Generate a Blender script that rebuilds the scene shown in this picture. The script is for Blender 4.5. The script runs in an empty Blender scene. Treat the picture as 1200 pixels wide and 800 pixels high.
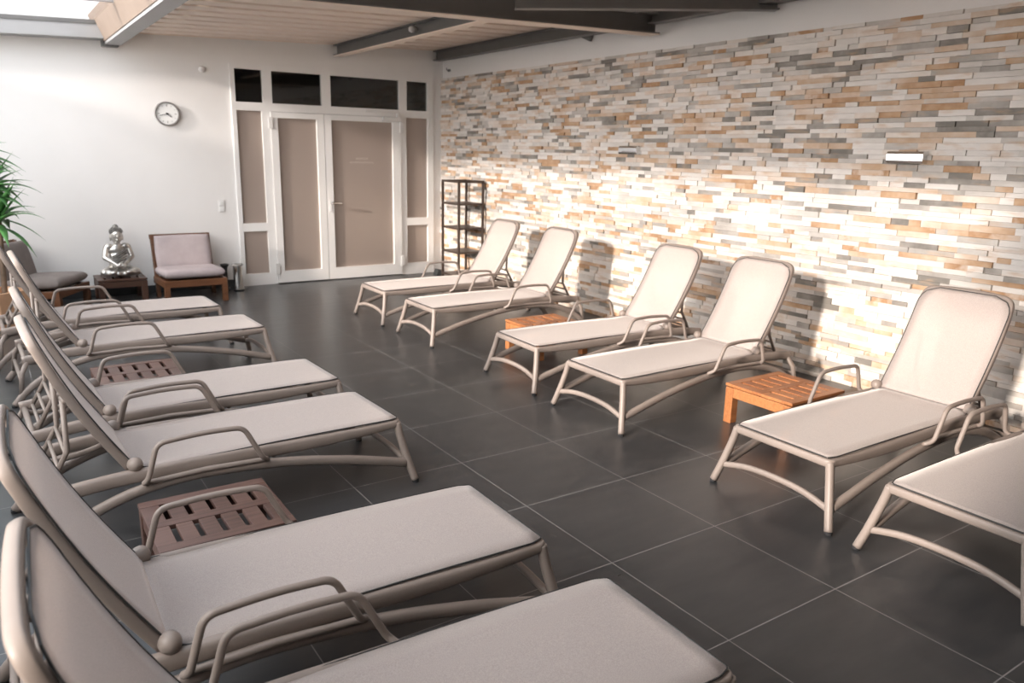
import bpy, bmesh, math, random
from mathutils import Vector, Matrix

rnd = random.Random(7)
sc = bpy.context.scene
COL = sc.collection
R = math.radians

# ------------------------------------------------------------------ materials
def new_mat(name):
    m = bpy.data.materials.new(name)
    m.use_nodes = True
    nt = m.node_tree
    nt.nodes.clear()
    out = nt.nodes.new('ShaderNodeOutputMaterial')
    return m, nt, out

def node(nt, t, **kw):
    n = nt.nodes.new(t)
    for k, v in kw.items():
        setattr(n, k, v)
    return n

def principled(nt, col=(.5, .5, .5), rough=.5, metal=0.0, spec=.5):
    p = nt.nodes.new('ShaderNodeBsdfPrincipled')
    p.inputs['Base Color'].default_value = (*col, 1)
    p.inputs['Roughness'].default_value = rough
    p.inputs['Metallic'].default_value = metal
    p.inputs['Specular IOR Level'].default_value = spec
    return p

def simple(name, col, rough=.5, metal=0.0, spec=.5, noise=0.0, nscale=8.0, bump=0.0, bscale=60.0, stretch=(1, 1, 1)):
    m, nt, out = new_mat(name)
    p = principled(nt, col, rough, metal, spec)
    nt.links.new(p.outputs[0], out.inputs[0])
    tc = node(nt, 'ShaderNodeTexCoord')
    mp = node(nt, 'ShaderNodeMapping')
    mp.inputs['Scale'].default_value = stretch
    nt.links.new(tc.outputs['Object'], mp.inputs[0])
    if noise:
        n = node(nt, 'ShaderNodeTexNoise')
        n.inputs['Scale'].default_value = nscale
        n.inputs['Detail'].default_value = 5
        nt.links.new(mp.outputs[0], n.inputs['Vector'])
        r = node(nt, 'ShaderNodeValToRGB')
        a = tuple(max(0, c * (1 - noise)) for c in col)
        b = tuple(min(1, c * (1 + noise)) for c in col)
        r.color_ramp.elements[0].color = (*a, 1)
        r.color_ramp.elements[1].color = (*b, 1)
        r.color_ramp.elements[0].position = .3
        r.color_ramp.elements[1].position = .7
        nt.links.new(n.outputs['Fac'], r.inputs[0])
        nt.links.new(r.outputs[0], p.inputs['Base Color'])
    if bump:
        n2 = node(nt, 'ShaderNodeTexNoise')
        n2.inputs['Scale'].default_value = bscale
        n2.inputs['Detail'].default_value = 4
        nt.links.new(mp.outputs[0], n2.inputs['Vector'])
        b = node(nt, 'ShaderNodeBump')
        b.inputs['Strength'].default_value = bump
        b.inputs['Distance'].default_value = .01
        nt.links.new(n2.outputs['Fac'], b.inputs['Height'])
        nt.links.new(b.outputs[0], p.inputs['Normal'])
    return m

def mat_wood(name, dark, light, rough=.45, axis='X'):
    m, nt, out = new_mat(name)
    p = principled(nt, light, rough)
    tc = node(nt, 'ShaderNodeTexCoord')
    mp = node(nt, 'ShaderNodeMapping')
    mp.inputs['Scale'].default_value = (3, 40, 40) if axis == 'X' else (40, 40, 3)
    n = node(nt, 'ShaderNodeTexNoise')
    n.inputs['Scale'].default_value = 1.6
    n.inputs['Detail'].default_value = 6
    g = node(nt, 'ShaderNodeNewGeometry')
    r = node(nt, 'ShaderNodeValToRGB')
    r.color_ramp.elements[0].color = (*dark, 1)
    r.color_ramp.elements[1].color = (*light, 1)
    r.color_ramp.elements[0].position = .25
    r.color_ramp.elements[1].position = .75
    mx = node(nt, 'ShaderNodeMath', operation='MULTIPLY_ADD')
    mx.inputs[1].default_value = .35
    nt.links.new(tc.outputs['Object'], mp.inputs[0])
    nt.links.new(mp.outputs[0], n.inputs['Vector'])
    nt.links.new(g.outputs['Random Per Island'], mx.inputs[0])
    sub = node(nt, 'ShaderNodeMath', operation='SUBTRACT')
    sub.inputs[1].default_value = .175
    nt.links.new(n.outputs['Fac'], sub.inputs[0])
    nt.links.new(sub.outputs[0], mx.inputs[2])
    nt.links.new(mx.outputs[0], r.inputs[0])
    nt.links.new(r.outputs[0], p.inputs['Base Color'])
    b = node(nt, 'ShaderNodeBump')
    b.inputs['Strength'].default_value = .15
    b.inputs['Distance'].default_value = .003
    nt.links.new(n.outputs['Fac'], b.inputs['Height'])
    nt.links.new(b.outputs[0], p.inputs['Normal'])
    nt.links.new(p.outputs[0], out.inputs[0])
    return m

def mat_sling():
    m, nt, out = new_mat('sling_mesh_fabric')
    p = principled(nt, SLING, .7, 0, .3)
    p.inputs['Sheen Weight'].default_value = .55
    p.inputs['Sheen Roughness'].default_value = .45
    p.inputs['Sheen Tint'].default_value = (1, .95, .92, 1)
    tc = node(nt, 'ShaderNodeTexCoord')
    n = node(nt, 'ShaderNodeTexNoise')
    n.inputs['Scale'].default_value = 420
    n.inputs['Detail'].default_value = 2
    nt.links.new(tc.outputs['Object'], n.inputs['Vector'])
    r = node(nt, 'ShaderNodeValToRGB')
    r.color_ramp.elements[0].color = (*[c * .86 for c in SLING], 1)
    r.color_ramp.elements[1].color = (*[c * 1.12 for c in SLING], 1)
    r.color_ramp.elements[0].position = .35
    r.color_ramp.elements[1].position = .65
    nt.links.new(n.outputs['Fac'], r.inputs[0])
    nt.links.new(r.outputs[0], p.inputs['Base Color'])
    tr = node(nt, 'ShaderNodeBsdfTranslucent')
    nt.links.new(r.outputs[0], tr.inputs[0])
    tp = node(nt, 'ShaderNodeBsdfTransparent')
    m1 = node(nt, 'ShaderNodeMixShader')
    m1.inputs[0].default_value = .22
    m2 = node(nt, 'ShaderNodeMixShader')
    m2.inputs[0].default_value = .28
    nt.links.new(p.outputs[0], m1.inputs[1])
    nt.links.new(tr.outputs[0], m1.inputs[2])
    nt.links.new(m1.outputs[0], m2.inputs[1])
    nt.links.new(tp.outputs[0], m2.inputs[2])
    nt.links.new(m2.outputs[0], out.inputs[0])
    return m

def mat_clear_glass(name, tint=(1, 1, 1), refl=1.0):
    m, nt, out = new_mat(name)
    tp = node(nt, 'ShaderNodeBsdfTransparent')
    tp.inputs[0].default_value = (*tint, 1)
    gl = node(nt, 'ShaderNodeBsdfGlossy')
    gl.inputs['Roughness'].default_value = .02
    f = node(nt, 'ShaderNodeFresnel')
    f.inputs['IOR'].default_value = 1.5
    mul = node(nt, 'ShaderNodeMath', operation='MULTIPLY')
    mul.inputs[1].default_value = refl
    mx = node(nt, 'ShaderNodeMixShader')
    nt.links.new(f.outputs[0], mul.inputs[0])
    g = node(nt, 'ShaderNodeNewGeometry')
    sub = node(nt, 'ShaderNodeMath', operation='SUBTRACT'); sub.inputs[0].default_value = 1.0
    m3 = node(nt, 'ShaderNodeMath', operation='MULTIPLY')
    nt.links.new(g.outputs['Backfacing'], sub.inputs[1])
    nt.links.new(mul.outputs[0], m3.inputs[0]); nt.links.new(sub.outputs[0], m3.inputs[1])
    nt.links.new(m3.outputs[0], mx.inputs[0])
    nt.links.new(tp.outputs[0], mx.inputs[1])
    nt.links.new(gl.outputs[0], mx.inputs[2])
    nt.links.new(mx.outputs[0], out.inputs[0])
    return m

def mat_frosted(name, col):
    m, nt, out = new_mat(name)
    p = principled(nt, col, .38, 0, .5)
    tr = node(nt, 'ShaderNodeBsdfTranslucent')
    tr.inputs[0].default_value = (*col, 1)
    mx = node(nt, 'ShaderNodeMixShader')
    mx.inputs[0].default_value = .2
    nt.links.new(p.outputs[0], mx.inputs[1])
    nt.links.new(tr.outputs[0], mx.inputs[2])
    nt.links.new(mx.outputs[0], out.inputs[0])
    return m

def mat_floor():
    m, nt, out = new_mat('floor_slate_tiles')
    p = principled(nt, (.06, .06, .062), .36, 0, .9)
    tc = node(nt, 'ShaderNodeTexCoord')
    sep = node(nt, 'ShaderNodeSeparateXYZ')
    nt.links.new(tc.outputs['Object'], sep.inputs[0])
    masks, ids = [], []
    for ax, off in (('X', 2.526), ('Y', 1.491)):
        s = node(nt, 'ShaderNodeMath', operation='SUBTRACT'); s.inputs[1].default_value = off - 6.0
        nt.links.new(sep.outputs[ax], s.inputs[0])
        d = node(nt, 'ShaderNodeMath', operation='DIVIDE'); d.inputs[1].default_value = .6
        nt.links.new(s.outputs[0], d.inputs[0])
        fr = node(nt, 'ShaderNodeMath', operation='FRACT'); nt.links.new(d.outputs[0], fr.inputs[0])
        fl = node(nt, 'ShaderNodeMath', operation='FLOOR'); nt.links.new(d.outputs[0], fl.inputs[0])
        c = node(nt, 'ShaderNodeMath', operation='SUBTRACT'); c.inputs[1].default_value = .5
        nt.links.new(fr.outputs[0], c.inputs[0])
        a = node(nt, 'ShaderNodeMath', operation='ABSOLUTE'); nt.links.new(c.outputs[0], a.inputs[0])
        g = node(nt, 'ShaderNodeMath', operation='GREATER_THAN'); g.inputs[1].default_value = .5 - .0036
        nt.links.new(a.outputs[0], g.inputs[0])
        masks.append(g); ids.append(fl)
    grout = node(nt, 'ShaderNodeMath', operation='MAXIMUM')
    nt.links.new(masks[0].outputs[0], grout.inputs[0]); nt.links.new(masks[1].outputs[0], grout.inputs[1])
    comb = node(nt, 'ShaderNodeCombineXYZ')
    nt.links.new(ids[0].outputs[0], comb.inputs[0]); nt.links.new(ids[1].outputs[0], comb.inputs[1])
    wn = node(nt, 'ShaderNodeTexWhiteNoise', noise_dimensions='3D')
    nt.links.new(comb.outputs[0], wn.inputs['Vector'])
    mp = node(nt, 'ShaderNodeMapping'); mp.inputs['Scale'].default_value = (2.2, 9, 1)
    nt.links.new(tc.outputs['Object'], mp.inputs[0])
    add = node(nt, 'ShaderNodeVectorMath', operation='ADD')
    nt.links.new(mp.outputs[0], add.inputs[0]); nt.links.new(wn.outputs['Color'], add.inputs[1])
    n = node(nt, 'ShaderNodeTexNoise'); n.inputs['Scale'].default_value = 1.5; n.inputs['Detail'].default_value = 7
    n.inputs['Roughness'].default_value = .6
    nt.links.new(add.outputs[0], n.inputs['Vector'])
    r = node(nt, 'ShaderNodeValToRGB')
    r.color_ramp.elements[0].color = (*FLOOR_A, 1); r.color_ramp.elements[0].position = .3
    r.color_ramp.elements[1].color = (*FLOOR_B, 1); r.color_ramp.elements[1].position = .72
    nt.links.new(n.outputs['Fac'], r.inputs[0])
    mix = node(nt, 'ShaderNodeMix', data_type='RGBA')
    mix.inputs[7].default_value = (.25, .24, .235, 1)
    nt.links.new(grout.outputs[0], mix.inputs[0]); nt.links.new(r.outputs[0], mix.inputs[6])
    nt.links.new(mix.outputs[2], p.inputs['Base Color'])
    rr = node(nt, 'ShaderNodeMapRange')
    rr.inputs['To Min'].default_value = .24; rr.inputs['To Max'].default_value = .38
    nt.links.new(n.outputs['Fac'], rr.inputs['Value'])
    mr = node(nt, 'ShaderNodeMath', operation='MULTIPLY_ADD'); mr.inputs[1].default_value = .4
    nt.links.new(grout.outputs[0], mr.inputs[0]); nt.links.new(rr.outputs[0], mr.inputs[2])
    nt.links.new(mr.outputs[0], p.inputs['Roughness'])
    b = node(nt, 'ShaderNodeBump'); b.inputs['Strength'].default_value = .2; b.inputs['Distance'].default_value = .002
    inv = node(nt, 'ShaderNodeMath', operation='MULTIPLY_ADD'); inv.inputs[1].default_value = -.6; inv.inputs[2].default_value = .6
    nt.links.new(grout.outputs[0], inv.inputs[0])
    nt.links.new(inv.outputs[0], b.inputs['Height']); nt.links.new(b.outputs[0], p.inputs['Normal'])
    nt.links.new(p.outputs[0], out.inputs[0])
    return m

def mat_stone():
    m, nt, out = new_mat('split_face_slate')
    p = principled(nt, (.5, .45, .4), .75, 0, .25)
    g = node(nt, 'ShaderNodeNewGeometry')
    tc = node(nt, 'ShaderNodeTexCoord')
    big = node(nt, 'ShaderNodeTexNoise'); big.inputs['Scale'].default_value = 1.6; big.inputs['Detail'].default_value = 5; big.inputs['Roughness'].default_value = .65
    nt.links.new(tc.outputs['Object'], big.inputs['Vector'])
    ma = node(nt, 'ShaderNodeMath', operation='MULTIPLY_ADD'); ma.inputs[1].default_value = .7; ma.inputs[2].default_value = -.35
    nt.links.new(big.outputs['Fac'], ma.inputs[0])
    sm = node(nt, 'ShaderNodeMath', operation='ADD')
    nt.links.new(g.outputs['Random Per Island'], sm.inputs[0]); nt.links.new(ma.outputs[0], sm.inputs[1])
    r = node(nt, 'ShaderNodeValToRGB')
    r.color_ramp.interpolation = 'LINEAR'
    stops = [(0.0, (.22, .205, .185)), (.07, (.33, .305, .28)), (.16, (.46, .43, .40)), (.30, (.62, .585, .55)),
             (.46, (.72, .685, .65)), (.62, (.78, .745, .71)), (.72, (.72, .64, .57)), (.82, (.62, .49, .385)),
             (.90, (.53, .36, .235)), (.96, (.42, .25, .14)), (1.0, (.62, .50, .41))]
    e = r.color_ramp.elements
    e[0].position, e[0].color = stops[0][0], (*stops[0][1], 1)
    e[1].position, e[1].color = stops[-1][0], (*stops[-1][1], 1)
    for q, c in stops[1:-1]:
        x = e.new(q); x.color = (*c, 1)
    nt.links.new(sm.outputs[0], r.inputs[0])
    mp = node(nt, 'ShaderNodeMapping'); mp.inputs['Scale'].default_value = (14, 5, 22)
    nt.links.new(tc.outputs['Object'], mp.inputs[0])
    n = node(nt, 'ShaderNodeTexNoise'); n.inputs['Scale'].default_value = 1; n.inputs['Detail'].default_value = 6
    nt.links.new(mp.outputs[0], n.inputs['Vector'])
    # veins of rust across the lighter stones
    rv = node(nt, 'ShaderNodeValToRGB')
    rv.color_ramp.elements[0].position = .54; rv.color_ramp.elements[0].color = (0, 0, 0, 1)
    rv.color_ramp.elements[1].position = .74; rv.color_ramp.elements[1].color = (1, 1, 1, 1)
    nt.links.new(n.outputs['Fac'], rv.inputs[0])
    mxv = node(nt, 'ShaderNodeMix', data_type='RGBA'); mxv.inputs[7].default_value = (.50, .34, .22, 1)
    vm = node(nt, 'ShaderNodeMath', operation='MULTIPLY'); vm.inputs[1].default_value = .75
    nt.links.new(rv.outputs[0], vm.inputs[0]); nt.links.new(vm.outputs[0], mxv.inputs[0])
    nt.links.new(r.outputs[0], mxv.inputs[6])
    hs = node(nt, 'ShaderNodeHueSaturation')
    vr = node(nt, 'ShaderNodeMapRange'); vr.inputs['To Min'].default_value = .78; vr.inputs['To Max'].default_value = 1.18
    nt.links.new(n.outputs['Fac'], vr.inputs['Value']); nt.links.new(vr.outputs[0], hs.inputs['Value'])
    nt.links.new(mxv.outputs[2], hs.inputs['Color'])
    nt.links.new(hs.outputs[0], p.inputs['Base Color'])
    b = node(nt, 'ShaderNodeBump'); b.inputs['Strength'].default_value = .55; b.inputs['Distance'].default_value = .008
    nt.links.new(n.outputs['Fac'], b.inputs['Height']); nt.links.new(b.outputs[0], p.inputs['Normal'])
    nt.links.new(p.outputs[0], out.inputs[0])
    return m

SLING = (.56, .492, .465)
FLOOR_A = (.026, .029, .032)
FLOOR_B = (.050, .050, .051)

M = {}
M['floor'] = mat_floor()
M['plaster'] = simple('white_plaster', (.80, .785, .775), .85, noise=.02, nscale=2, bump=.06, bscale=90)
M['stone'] = mat_stone()
M['grout'] = simple('stone_backing', (.30, .27, .24), .9, noise=.2, nscale=20)
M['deck'] = simple('deck_metal', (.86, .75, .66), .5, 0, .4, noise=.03, nscale=2)
M['steel_dark'] = simple('anthracite_steel', (.15, .148, .145), .45, 0, .4, noise=.08, nscale=4)
M['steel_light'] = simple('grey_painted_steel', (.36, .36, .365), .45, 0, .4, noise=.04, nscale=4)
M['white_pvc'] = simple('white_door_paint', (.80, .79, .78), .4, 0, .4, noise=.015, nscale=3)
M['glass'] = mat_clear_glass('clear_glass', (1, 1, 1), .6)
M['glass_roof'] = mat_clear_glass('solar_roof_glass', (.76, .77, .785), .2)
M['glass_dark'] = mat_clear_glass('smoked_fanlight_glass', (.62, .65, .64), 2.0)
M['frosted'] = mat_frosted('frosted_glass', (.43, .355, .31))
M['hall'] = simple('hall_paint', (.28, .28, .27), .8, noise=.05)
M['skirting'] = simple('dark_skirting_tile', (.045, .05, .052), .45, noise=.15, nscale=6)
M['frame'] = simple('taupe_resin', (.25, .208, .184), .42, 0, .4, noise=.03, nscale=10, bump=.03, bscale=200)
M['sling'] = mat_sling()
M['piping'] = simple('black_piping', (.03, .03, .03), .6, noise=.2, nscale=30)
M['rubber'] = simple('black_rubber', (.02, .02, .022), .7, noise=.2, nscale=30)
M['teak'] = mat_wood('oiled_teak', (.23, .08, .028), (.40, .165, .062), .4)
M['wood_dark_red'] = mat_wood('dark_red_wood_tone', (.06, .031, .025), (.115, .063, .05), .42)  # darker, redder wood tone for the left-row tables
M['walnut'] = mat_wood('brown_chair_wood', (.07, .030, .015), (.155, .066, .031), .4)
M['walnut_dark'] = mat_wood('dark_brown_table_wood', (.045, .022, .015), (.085, .042, .028), .4)
M['cushion'] = simple('mauve_grey_cushion', (.34, .295, .305), .9, noise=.06, nscale=12, bump=.15, bscale=240)
M['cushion_shaded'] = simple('shaded_cushion', (.20, .172, .162), .9, noise=.08, nscale=12, bump=.15, bscale=240)  # shaded copy of the chair cushion, the shade put into its colour
M['chrome'] = simple('polished_chrome', (.72, .72, .72), .18, 1.0, noise=.04, nscale=4)
M['silver'] = simple('antique_silver', (.60, .58, .55), .3, .9, noise=.45, nscale=14, bump=.25, bscale=45)
M['silver_dark'] = simple('tarnished_silver', (.22, .21, .20), .4, .8, noise=.4, nscale=30, bump=.8, bscale=110)
M['rack'] = simple('dark_brown_rack_metal', (.06, .042, .034), .45, .3, noise=.2, nscale=12)
M['black'] = simple('matt_black_plastic', (.02, .021, .022), .5, noise=.15, nscale=10)
M['white_plastic'] = simple('white_plastic', (.72, .71, .70), .4, noise=.02, nscale=5)
M['clock_face'] = simple('clock_face', (.80, .80, .79), .5, noise=.01, nscale=3)
M['clock_rim'] = simple('clock_rim_grey', (.30, .285, .28), .35, .4, noise=.05, nscale=6)
M['print'] = simple('pale_lettering', (.62, .55, .50), .5, noise=.02)
M['terracotta'] = simple('tan_planter', (.60, .36, .22), .6, noise=.08, nscale=5, bump=.1)
M['soil'] = simple('soil', (.05, .035, .025), .95, noise=.4, nscale=30, bump=.6, bscale=60)
M['leaf'] = simple('palm_leaf', (.07, .20, .06), .4, 0, .5, noise=.45, nscale=5)
M['bark'] = simple('palm_bark', (.16, .11, .075), .85, noise=.3, nscale=16, bump=.6, bscale=40)
M['dark_wall'] = simple('low_bounce_wall_paint', (.12, .10, .09), .85, noise=.04, nscale=3)
M['added_ground'] = simple('bounce_ground', (.68, .62, .56), .9, noise=.1, nscale=2)
M['lining'] = simple('roof_light_lining', (.27, .21, .17), .6, noise=.06, nscale=4)

# ------------------------------------------------------------------ mesh helpers
def add_box(bm, x0, x1, y0, y1, z0, z1):
    vs = [bm.verts.new(p) for p in ((x0, y0, z0), (x1, y0, z0), (x1, y1, z0), (x0, y1, z0),
                                    (x0, y0, z1), (x1, y0, z1), (x1, y1, z1), (x0, y1, z1))]
    for f in ((0, 3, 2, 1), (4, 5, 6, 7), (0, 1, 5, 4), (1, 2, 6, 5), (2, 3, 7, 6), (3, 0, 4, 7)):
        bm.faces.new([vs[i] for i in f])
    return vs

def add_obox(bm, mat4, sx, sy, sz):
    vs = add_box(bm, -sx / 2, sx / 2, -sy / 2, sy / 2, -sz / 2, sz / 2)
    for v in vs:
        v.co = mat4 @ v.co
    return vs

def fillet(pts, rad, n=6):
    """round the inner corners of an open polyline"""
    P = [Vector(p) for p in pts]
    if not hasattr(rad, '__len__'):
        rad = [rad] * len(P)
    out = [P[0]]
    for i in range(1, len(P) - 1):
        a, b, c = P[i - 1], P[i], P[i + 1]
        d1, d2 = (a - b), (c - b)
        l = min(rad[i], d1.length * .49, d2.length * .49)
        if l < 1e-5:
            out.append(b); continue
        p, q = b + d1.normalized() * l, b + d2.normalized() * l
        for k in range(n + 1):
            t = k / n
            out.append(p * (1 - t) ** 2 + b * 2 * t * (1 - t) + q * t * t)
    out.append(P[-1])
    return out

def spline(pts, n=8):
    P = [Vector(p) for p in pts]
    out = []
    for i in range(len(P) - 1):
        p0 = P[max(i - 1, 0)]; p1 = P[i]; p2 = P[i + 1]; p3 = P[min(i + 2, len(P) - 1)]
        for k in range(n):
            t = k / n
            out.append(.5 * ((2 * p1) + (p2 - p0) * t + (2 * p0 - 5 * p1 + 4 * p2 - p3) * t * t + (3 * p1 - p0 - 3 * p2 + p3) * t ** 3))
    out.append(P[-1])
    return out

def sweep(bm, pts, w, h, ref=(0, 0, 1), seg=12, power=2.6, closed=False, taper=None):
    """sweep a superellipse (w across, h along the transported ref) along points"""
    P = [Vector(p) for p in pts]
    n = len(P)
    T = []
    for i in range(n):
        if closed:
            t = P[(i + 1) % n] - P[i - 1]
        elif i == 0:
            t = P[1] - P[0]
        elif i == n - 1:
            t = P[-1] - P[-2]
        else:
            t = (P[i + 1] - P[i]).normalized() + (P[i] - P[i - 1]).normalized()
        T.append(t.normalized())
    up = Vector(ref)
    up = (up - T[0] * up.dot(T[0])).normalized()
    rings = []
    prev = T[0]
    for i in range(n):
        if i:
            q = prev.rotation_difference(T[i])
            up = q @ up
            up = (up - T[i] * up.dot(T[i])).normalized()
            prev = T[i]
        side = T[i].cross(up)
        s = taper[i] if taper else 1.0
        ring = []
        for k in range(seg):
            a = 2 * math.pi * k / seg
            c, sn = math.cos(a), math.sin(a)
            x = math.copysign(abs(c) ** (2 / power), c) * w / 2 * s
            y = math.copysign(abs(sn) ** (2 / power), sn) * h / 2 * s
            ring.append(bm.verts.new(P[i] + side * x + up * y))
        rings.append(ring)
    m = n if closed else n - 1
    for i in range(m):
        a, b = rings[i], rings[(i + 1) % n]
        for k in range(seg):
            bm.faces.new((a[k], a[(k + 1) % seg], b[(k + 1) % seg], b[k]))
    if not closed:
        bm.faces.new(rings[0][::-1]); bm.faces.new(rings[-1])

def add_lathe(bm, prof, c=(0, 0, 0), seg=24, mat4=None):
    rings = []
    for r, z in prof:
        ring = []
        for k in range(seg):
            a = 2 * math.pi * k / seg
            v = Vector((c[0] + r * math.cos(a), c[1] + r * math.sin(a), c[2] + z))
            if mat4: v = mat4 @ v
            ring.append(bm.verts.new(v))
        rings.append(ring)
    for i in range(len(rings) - 1):
        for k in range(seg):
            bm.faces.new((rings[i][k], rings[i][(k + 1) % seg], rings[i + 1][(k + 1) % seg], rings[i + 1][k]))
    bm.faces.new(rings[0][::-1]); bm.faces.new(rings[-1])

def add_ellipsoid(bm, c, r, rot=None, u=20, v=12):
    m = Matrix.Translation(Vector(c)) @ (rot.to_4x4() if rot else Matrix.Identity(4)) @ Matrix.Diagonal((*r, 1))
    bmesh.ops.create_uvsphere(bm, u_segments=u, v_segments=v, radius=1, matrix=m)

def obj(name, bm, mat, parent=None, smooth=False, bevel=0.0, loc=None):
    bmesh.ops.recalc_face_normals(bm, faces=bm.faces)
    me = bpy.data.meshes.new(name)
    bm.to_mesh(me); bm.free()
    if smooth:
        for p in me.polygons: p.use_smooth = True
    me.materials.append(mat)
    o = bpy.data.objects.new(name, me)
    COL.objects.link(o)
    if parent: o.parent = parent
    if loc: o.location = loc
    if bevel:
        b = o.modifiers.new('bevel', 'BEVEL'); b.width = bevel; b.segments = 2; b.limit_method = 'ANGLE'
        b.angle_limit = R(40)
    return o

def B():
    return bmesh.new()

def tag(o, label, cat, group=None):
    o['label'] = label; o['category'] = cat
    if group: o['group'] = group
    return o

def empty(name, loc=(0, 0, 0), rz=0.0):
    o = bpy.data.objects.new(name, None)
    o.empty_display_size = .1
    COL.objects.link(o)
    o.location = loc; o.rotation_euler = (0, 0, rz)
    return o

def struct(name, bm, mat, parent=None, **k):
    o = obj(name, bm, mat, parent, **k)
    if parent is None: o['kind'] = 'structure'
    return o

def kids(o):
    return [c for c in bpy.data.objects if c.parent == o]

def copy_tree(o, parent=None):
    c = o.copy(); COL.objects.link(c)
    if parent: c.parent = parent
    for ch in kids(o):
        copy_tree(ch, c)
    return c

# ------------------------------------------------------------------ the room
XL, XS, XW, YB, YF = -1.30, 5.05, 5.085, 9.22, -2.6   # left glazing, stone face, plaster face, back wall, front wall
def roof_z(x):                                         # underside of the gently pitched roof
    return 2.70 + .036 * (x - 1.5)

bm = B(); add_box(bm, XL - .1, XW + .2, YF - .1, YB + .3, -.06, 0)
struct('floor', bm, M['floor'])
bm = B(); add_box(bm, -60, XL - .12, -50, 50, -.12, -.06)  # unseen ground outside, added and kept pale to bounce light indoors
struct('added_ground', bm, M['added_ground'])

# back wall with the door opening
DX0, DX1, DZ = 2.40, 4.93, 2.485
bm = B()
add_box(bm, XL - .1, DX0, YB, YB + .2, 0, 3.0)
add_box(bm, DX1, XW + .2, YB, YB + .2, 0, 3.0)
add_box(bm, DX0, DX1, YB, YB + .2, DZ, 3.0)
struct('wall_back', bm, M['plaster'])
bm = B(); add_box(bm, XL, DX0 - .01, YB - .012, YB - .001, 0, .085)
struct('baseboard_back', bm, M['skirting'], bevel=.003)
bm = B(); add_box(bm, XW, XW + .2, YF, YB, 0, 3.0)
struct('wall_right', bm, M['plaster'])
bm = B(); add_box(bm, XL - .1, XW + .2, YF - .2, YF, 0, 3.0)
struct('unseen_wall_front', bm, M['dark_wall'])  # unseen wall behind the camera, darkened to cut bounce light

# hall behind the glazed doors
bm = B()
add_box(bm, 1.9, 5.2, 11.6, 11.7, 0, 2.8); add_box(bm, 1.8, 1.9, YB + .2, 11.7, 0, 2.8)
add_box(bm, 5.2, 5.3, YB + .2, 11.7, 0, 2.8); add_box(bm, 1.8, 5.3, YB + .2, 11.7, 2.8, 2.9)
add_box(bm, 1.8, 5.3, YB + .3, 11.7, -.06, 0)
struct('wall_hall', bm, M['hall'])

# split-face stone cladding: every strip its own island of one mesh
bm = B()
z = 0.0
ZT = 2.492
while z < ZT - .01:
    h = rnd.choice((.030, .034, .034, .038, .042))
    if z + h > ZT - .012: h = ZT - z
    y = YB - .002
    while y > -.6:
        l = rnd.choice((.09, .12, .15, .18, .22, .26, .32)) * rnd.uniform(.8, 1.2)
        d = rnd.choice((0, .003, .006, .009, .013, .018)) + rnd.uniform(0, .003)
        tilt = rnd.uniform(-.0025, .0025)
        g = .0006
        y0, y1 = max(y - l, -.62) + g, y - g
        z0, z1 = z + g, z + h - g
        xf = XS + .012 - d
        vs = [bm.verts.new(p) for p in ((xf + tilt, y0, z0), (xf - tilt, y1, z0), (xf - tilt + rnd.uniform(-.002, .002), y1, z1), (xf + tilt, y0, z1),
                                        (XS + .022, y0, z0), (XS + .022, y1, z0), (XS + .022, y1, z1), (XS + .022, y0, z1))]
        for f in ((0, 1, 2, 3), (1, 5, 6, 2), (4, 0, 3, 7), (3, 2, 6, 7), (4, 5, 1, 0)):
            bm.faces.new([vs[i] for i in f])
        y -= l
    z += h
st = struct('wall_right_stone_cladding', bm, M['stone'])
bm = B(); add_box(bm, XS + .0215, XW - .001, -.62, YB - .001, 0, ZT)
struct('wall_right_stone_backing', bm, M['grout'])

# corrugated roof deck, ribs running across the room
XD0 = 1.31
bm = B()
PITCH, DEP = .295, .14
prof = []
y = YF
while y < YB:
    for dy, dz in ((0, 0), (.20, 0), (.203, DEP), (.292, DEP)):
        if y + dy < YB: prof.append((y + dy, dz))
    y += PITCH
prof.append((YB, 0))
rows = []
for x in (XD0, 3.2, XW):
    rows.append([bm.verts.new((x, yy, roof_z(x) + dz)) for yy, dz in prof])
for a, b in zip(rows, rows[1:]):
    for k in range(len(a) - 1):
        bm.faces.new((a[k], b[k], b[k + 1], a[k + 1]))
o = struct('ceiling', bm, M['deck'])
sd = o.modifiers.new('thick', 'SOLIDIFY'); sd.thickness = .004; sd.offset = 1
bm = B()
add_box(bm, XD0, XW + .2, YF, YB + .2, 3.0, 3.06)
struct('roof', bm, M['steel_light'])

def ibeam(name, a, b, w, h, mat, tf=.012, tw=.010, pale=False):
    """steel section from a to b (centre of underside), upright"""
    a, b = Vector(a), Vector(b)
    d = (b - a); L = d.length; d.normalize()
    up = Vector((0, 0, 1)); up = (up - d * up.dot(d)).normalized()
    s = d.cross(up)
    m4 = Matrix((( d.x, s.x, up.x, (a.x + b.x) / 2), (d.y, s.y, up.y, (a.y + b.y) / 2), (d.z, s.z, up.z, (a.z + b.z) / 2), (0, 0, 0, 1)))
    bm = B()
    add_obox(bm, m4 @ Matrix.Translation((0, 0, tf / 2)), L, w, tf)
    add_obox(bm, m4 @ Matrix.Translation((0, 0, h - tf / 2)), L, w, tf)
    add_obox(bm, m4 @ Matrix.Translation((0, 0, h / 2)), L, tw, h - 2 * tf + .002)
    o = struct(name, bm, mat)
    if pale:
        bm = B()
        add_obox(bm, m4 @ Matrix.Translation((0, 0, -.003)), L, w + .004, .008)
        obj('flange_strip', bm, M['deck'], o)
    return o

def rb(x, drop): return roof_z(x) - drop
# main cross beam, ending short of the stone wall
ibeam('ceiling_beam', (-.2 + XD0, 5.27, 2.508 - .035 * .45), (5.00, 5.27, 2.612), .13, .165, M['steel_dark'], pale=True)
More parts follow.
